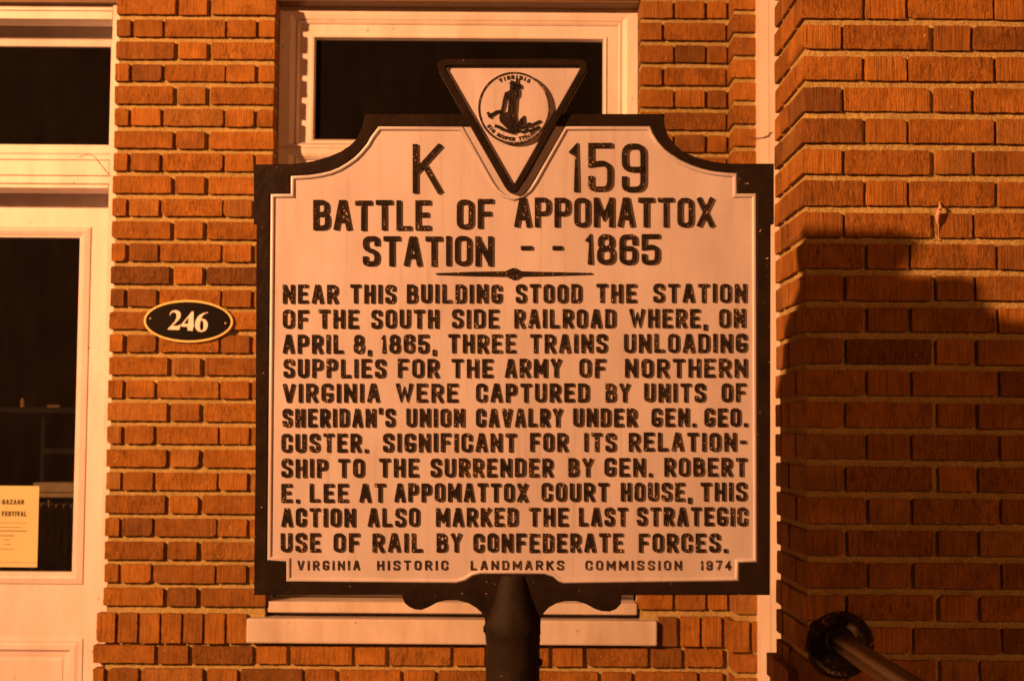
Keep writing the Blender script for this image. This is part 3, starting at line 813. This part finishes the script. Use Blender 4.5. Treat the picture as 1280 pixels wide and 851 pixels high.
ribbon(fg, cp([(430,330),(425,450),(445,560)]), 5*px1, y0f, -0.0274, draft=.0008)
fg.build('seal_figure', mat_black('seal_black_wash', .70, (.016, .012, .010), scale=420, rough=.45, chip_glint_col=(.5, .36, .3)), emb)
def arc_text(mb, s, r, a0, a1, h, sw, inside):
    """letters along the seal's rim from angle a0 to a1 (degrees)"""
    n = len(s)
    for i, ch in enumerate(s):
        if ch == ' ': continue
        a = math.radians(a0+(a1-a0)*i/(n-1)); wd = h*.72 if G[ch][0] else sw
        ux, uz = (math.sin(a), -math.cos(a)) if not inside else (-math.sin(a), math.cos(a))
        px_, pz_ = scx+r*math.cos(a), scz+r*math.sin(a)
        if inside: ox, oz = (-math.cos(a), -math.sin(a))
        else: ox, oz = (math.cos(a), math.sin(a))
        glyph(mb, ch, -wd/2, wd, -h/2, h, sw, y0f, -.0230, .0002, ctx=lambda x, z, *q: (px_+ux*x+ox*z, pz_+uz*x+oz*z))
st = MB()
arc_text(st, 'VIRGINIA', 38.3*PXM, 116, 62, 5.0*PXM, 1.25*PXM, False)
arc_text(st, 'SIC SEMPER TYRANNIS', 38.6*PXM, 216, 322, 4.6*PXM, 1.1*PXM, True)
st.build('seal_lettering', BLACKS, emb, fixn=False)

# ------------------------------------------------------------------ house number plaque
YQ = YW-.012
cpl = at(235.7, 401.6, YQ); kq = YQ/FPX
pq = bpy.data.objects.new('house_number_plaque', None); COL.objects.link(pq); pq.location = (cpl.x, YQ, cpl.z); pq.rotation_euler = (0, math.radians(.6), 0)
tag(pq, 'oval black house number plaque with gold rim reading 246 on the brick wall', 'house number')
def ell(a, b, n=72): return [(a*kq*math.cos(2*math.pi*k/n), b*kq*math.sin(2*math.pi*k/n)) for k in range(n)]
b_ = MB(); plate(b_, ell(55.8, 26.6), [], .0125, -.002, .001); b_.build('plate', PLAQUE, pq)
b_ = MB(); plate(b_, ell(55.9, 26.7), [ell(53.2, 24.0)], .011, -.0042, .0012); b_.build('rim', GOLD, pq)
def dg(pts): return [((170+a/9.846-235.7)*kq, -(365+b/9.846-401.6)*kq) for a, b in pts]
NUM = {'two': ([(412,292),(418,262),(440,235),(475,224),(515,230),(543,252),(552,285),(545,320),(522,352),(490,385),(452,420),(500,420),(530,416),(545,400),(556,400),(538,470),(395,468),(395,458),(440,412),(478,365),(497,325),(500,290),(492,265),(470,252),(445,256),(428,270),(420,292)], []),
 'four': ([(708,236),(712,392),(718,392),(718,428),(708,430),(704,478),(640,474),(640,430),(560,428),(560,402),(684,240)], [[(648,312),(646,392),(592,392)]]),
 'six': ([(888,252),(850,264),(820,290),(802,330),(830,326),(862,340),(884,372),(888,412),(878,450),(855,478),(812,490),(770,482),(742,455),(730,415),(732,365),(750,318),(785,278),(830,254),(886,244)], [[(798,352),(790,390),(792,440),(800,465),(815,472),(830,462),(836,430),(834,385),(826,355),(812,346)]])}
for nm, (po, ho) in NUM.items():
    b_ = MB(); plate(b_, dg(po), [dg(h) for h in ho], -.001, -.0034, .0004); b_.build('numeral', CREAM, pq)
for a, b in ((176, 334), (1103, 376)):
    (qx, qz), = dg([(a, b)]); s_ = MB(); n_ = 12
    s_.loops([[(qx+r*math.cos(2*math.pi*k/n_), y, qz+r*math.sin(2*math.pi*k/n_)) for k in range(n_)] for r, y in ((.0032, -.0015), (.003, -.0032), (.0012, -.0042))], cap1=True); s_.build('screw', GOLD, pq)

# ------------------------------------------------------------------ flyer inside the door glass
YF = YD+.0195
fx1 = at(47.8, 658, YF).x; fz1, fz0 = at(20, 607, YF).z, at(20, 708.5, YF).z
fx0 = fx1-.222
fl = empty('flyer', (fx0, YF, fz0), 'yellow paper flyer taped inside the door glass', 'flyer')
NB = 10; b_ = MB()
def fsheet(y_off):
    return [[(fx0+(fx1-fx0)*i/NB-fx0, y_off-.0006*math.sin(i*.9)*.3, z-fz0) for i in range(NB+1)] for z in (fz0, (fz0+fz1)/2, fz1)]
fa, fb = fsheet(-.0003), fsheet(.0)
b_.loops(fa, closed=False); b_.loops(fb, closed=False)
b_.build('sheet', PAPER, fl, fixn=False)
kf = YF/FPX
tb = MB()
def fpos(px, py): p = at(px, py, YF); return p.x-fx0, p.z-fz0
def fw(s, a, b, y0, y1, sw):
    x0, z0 = fpos(a, y1); x1, z1 = fpos(b, y0)
    word(tb, s, x0, x1, z0, z1-z0, sw*kf, -.0004, -.0011, 0, gap=.22, wob=False)
fw('&', -3.6, .4, 624.2, 630.2, 1.4); fw('BAZAAR', 2.8, 30.3, 624.2, 630, 1.5); fw('FESTIVAL', 2.2, 33.4, 638.8, 644.7, 1.5)
for y, a, b, sw in ((634, 7, 10, .5), (653, -10, 33, .45), (658.5, -12, 26, .55), (663, -14, 33.5, .9), (669, -10, 18, .8), (674, 5, 12, .6), (680, 5, 13, .6), (686, -6, 18, .5), (702.5, -20, 46, .35)):
    x0, z0 = fpos(a, y); x1, z1 = fpos(b, y)
    ribbon(tb, [(x0, z0), (x1, z0)], sw*kf/2, -.0004, -.001, ext=False)
tb.build('lettering', INK, fl, fixn=False)

# ------------------------------------------------------------------ radiator with a ledge, seen through the door glass
YR = YD+.22
ra = empty('radiator', (at(60, 680, YR).x, YR, 0), 'dark old cast iron radiator under a pale ledge behind the door glass', 'radiator')
rz1 = at(70, 628, YR).z; rzb = .12
sxs = [at(36+9.3*i, 680, YR).x for i in range(8)]
for i, x in enumerate(sxs):
    b_ = MB(); lathe(b_, [(.004, rzb), (.012, rzb+.01), (.012, rz1-.02), (.010, rz1-.006), (.003, rz1)], x-ra.location.x, 0, 12)
    lathe(b_, [(.004, rzb), (.012, rzb+.01), (.012, rz1-.02), (.010, rz1-.006), (.003, rz1)], x-ra.location.x, .07, 12)
    b_.build('section', RADI, ra, smooth=True)
b_ = MB(); x0, x1 = sxs[0]-.02-ra.location.x, sxs[-1]+.02-ra.location.x
b_.box(x0, x1, .02, .05, rzb+.06, rzb+.09); b_.box(x0, x1, .02, .05, rz1-.09, rz1-.06)
for q in (x0+.02, x1-.03): b_.box(q, q+.02, .0, .07, .0, rzb+.07)
b_.build('manifold', RADI, ra)
b_ = MB(); l1, l0 = at(70, 603, YR-.02).z, at(70, 622, YR-.02).z
lx0 = at(41, 610, YR-.02).x-ra.location.x
b_.box(lx0, x1+.3, -.02, .14, l0+.02, l1); b_.box(lx0, x1+.3, -.012, .14, l0, l0+.0195)
b_.box(lx0+.02, lx0+.04, .10, .13, 0, l0-.001); b_.box(x1+.24, x1+.27, .10, .13, 0, l0-.001)
b_.build('ledge', LEDGE, ra, bevel=.004)
# dark shelf with odds and ends further in
YS = YR+.0
sh = empty('shelf', (at(50, 600, YS).x, YS, 0), 'dark shelving unit inside the room behind the door glass', 'shelf')
zsh = at(50, 509, YS).z; zsh2 = at(50, 560, YS).z
sxa, sxb = at(-60, 520, YS).x-sh.location.x, at(115, 520, YS).x-sh.location.x
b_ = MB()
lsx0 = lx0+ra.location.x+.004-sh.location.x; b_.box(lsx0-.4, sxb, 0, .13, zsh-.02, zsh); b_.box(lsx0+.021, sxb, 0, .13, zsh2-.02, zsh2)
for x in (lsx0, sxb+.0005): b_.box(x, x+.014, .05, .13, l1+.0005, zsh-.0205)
b_.build('rack', mat_plain('shelf_gloom_black', (.003, .0025, .002), .8), sh)  # near-black colour puts the room's darkness onto the rack
PALE = mat_plain('pale_card', (.40, .26, .13), .7)
def small(name, px, z, wd, h, label, cat, dx=0, rot=0):
    o_ = MB(); n_ = 14
    if cat == 'jar':
        lathe(o_, [(wd*.45, 0), (wd*.5, .004), (wd*.5, h*.7), (wd*.36, h*.82), (wd*.36, h)], 0, 0, n_)
        o = o_.build(name, PALE, smooth=True)
    else:
        o_.box(-wd/2, wd/2, -.03, .03, 0, h); o_.box(-wd/2-.002, wd/2+.002, -.032, .032, h, h+.004)
        o = o_.build(name, PALE, bevel=.002)
    p = at(px, 500, YS+.06); o.location = (p.x, YS+.06, z+.0005); o.rotation_euler = (0, 0, rot)
    tag(o, label, cat); return o
small('jar', 28.5, zsh, .018, .034, 'small pale jar on the dark shelf behind the door glass', 'jar')
small('carton', 68, zsh, .045, .006, 'flat pale carton on the shelf behind the door glass', 'carton', rot=.2)

# ------------------------------------------------------------------ handrail fixed to the pillar
hc = at(1050.5, 805, YP)
hr = empty('handrail', (hc.x, YP, hc.z), 'dark metal handrail bolted to the pillar with a round wall flange', 'handrail')
kp = YP/FPX
b_ = MB(); n_ = 44; Rf = 41*kp
b_.loops([[(r*math.cos(2*math.pi*k/n_), y, r*math.sin(2*math.pi*k/n_)) for k in range(n_)] for r, y in ((Rf, .010), (Rf, -.008), (Rf-.003, -.0115), (Rf-.008, -.012), (Rf-.011, -.010), (Rf*.62, -.012), (Rf*.60, -.013), (.002, -.013))], cap1=True)
b_.build('flange', mat_black('gritty_iron_with_glints', .64, (.02, .013, .010), scale=120, rough=.25, chip_glint_col=(.20, .12, .07)), hr, smooth=True)  # pale flecks paint glints onto the gritty flange
for ang in (86, 206, 326):
    a = math.radians(ang); bx, bz = 28*kp*math.cos(a), 28*kp*math.sin(a); q = MB()
    q.loops([[(bx+r*math.cos(2*math.pi*k/16), y, bz+r*math.sin(2*math.pi*k/16)) for k in range(16)] for r, y in ((.0125, -.010), (.0125, -.0165), (.0105, -.019), (.0078, -.019), (.0072, -.0155), (.001, -.0155))], cap1=True)
    q.build('bolt', IRON, hr, smooth=True)
P0 = at(1047, 799, YP-.01); P1 = at(1124, 851, 2.55)
dr = (P1-P0)
o3 = Vector((hc.x, YP, hc.z))
q = MB()
c0 = P0-o3; ax = dr.normalized()
bend = [c0+Vector((0, .012, 0)), c0+Vector((0, -.03, 0)), c0+Vector((0, -.05, 0))+ax*.02, c0+ax*.10]
tube(q, [c0+Vector((0, .01, 0)), c0+Vector((0, -.022, 0)), c0+Vector((0, -.034, 0))], [.038, .037, .030], 28); q.build('collar', IRON, hr, smooth=True)
q = MB(); # moulded rail section: flat sides with a rolled top and two shallow grooves
side = ax.cross(Vector((0, 0, 1))).normalized(); upv = side.cross(ax).normalized()
sec = [(-.016, -.019), (-.020, -.015), (-.020, -.006), (-.017, -.003), (-.020, .000), (-.021, .008), (-.017, .016), (-.009, .020), (0, .0212), (.009, .020), (.017, .016), (.021, .008), (.020, .0), (.017, -.003), (.020, -.006), (.020, -.015), (.016, -.019), (.006, -.020), (0, -.0175), (-.006, -.020)]
rings = []
for t in (.0, .012, .03, .1, .3, .7, 1.1, 1.5, 1.75):
    p_c = c0+Vector((0, -.006, 0))+ax*t; k_ = .82 if t < .01 else 1
    rings.append([p_c+side*a*k_+upv*b*k_ for a, b in sec])
q.loops(rings, cap0=True, cap1=True); q.build('rail', RAIL, hr, smooth=True)

# ------------------------------------------------------------------ small things
# dry cocoon hanging in a pillar joint
q = MB(); Yl = YP-.010
pts = [at(1174.5, 253, Yl+.008), at(1175, 258, Yl), at(1173.5, 264, Yl-.003), at(1172, 270, Yl-.002), at(1172, 277, Yl+.002), at(1173, 282, Yl+.006), at(1173.3, 301, Yl+.016)]
o0 = pts[3]
tube(q, [p-o0 for p in pts], [.0015, .004, .0065, .0065, .0042, .0012, .001], 10)
o = q.build('cocoon', mat_plain('pale_cocoon_silk', (.62, .38, .25), .8, 0, 300, .4), smooth=True); o.location = o0
tag(o, 'small pale dry cocoon hanging in a mortar joint of the brick pillar', 'cocoon')
# thin wire across the trim board
q = MB(); pts = [at(936, 171.5, YW-.119), at(948, 172.8, YTB-.003), at(955, 172, YTB-.004), at(960, 170, YTB-.004), at(961.5, 166.5, YTB-.004), at(970, 165.3, YTB+.008), at(978, 164, YTB+.012)]
o0 = pts[2]; tube(q, [p-o0 for p in pts], .0016, 6); o = q.build('wire', mat_plain('old_wire', (.16, .09, .04), .6)); o.location = o0
tag(o, 'thin loose wire stapled across the white trim board', 'wire')
# loose thread over the transom bar
q = MB(); pts = [at(98, 197, YJ-.001), at(104, 193.3, YJ), at(112, 192.6, YJ), at(117, 195.5, YJ), at(122, 201, YJ-.002), at(129, 210, YJ-.002), at(136, 218.5, YJ-.002), at(139, 221, YJ-.001)]
o0 = pts[3]; tube(q, [p-o0 for p in pts], .0009, 5); o = q.build('thread', mat_plain('grey_thread', (.2, .12, .06), .8)); o.location = o0
tag(o, 'fine dark thread trailing over the white bar above the door', 'thread')
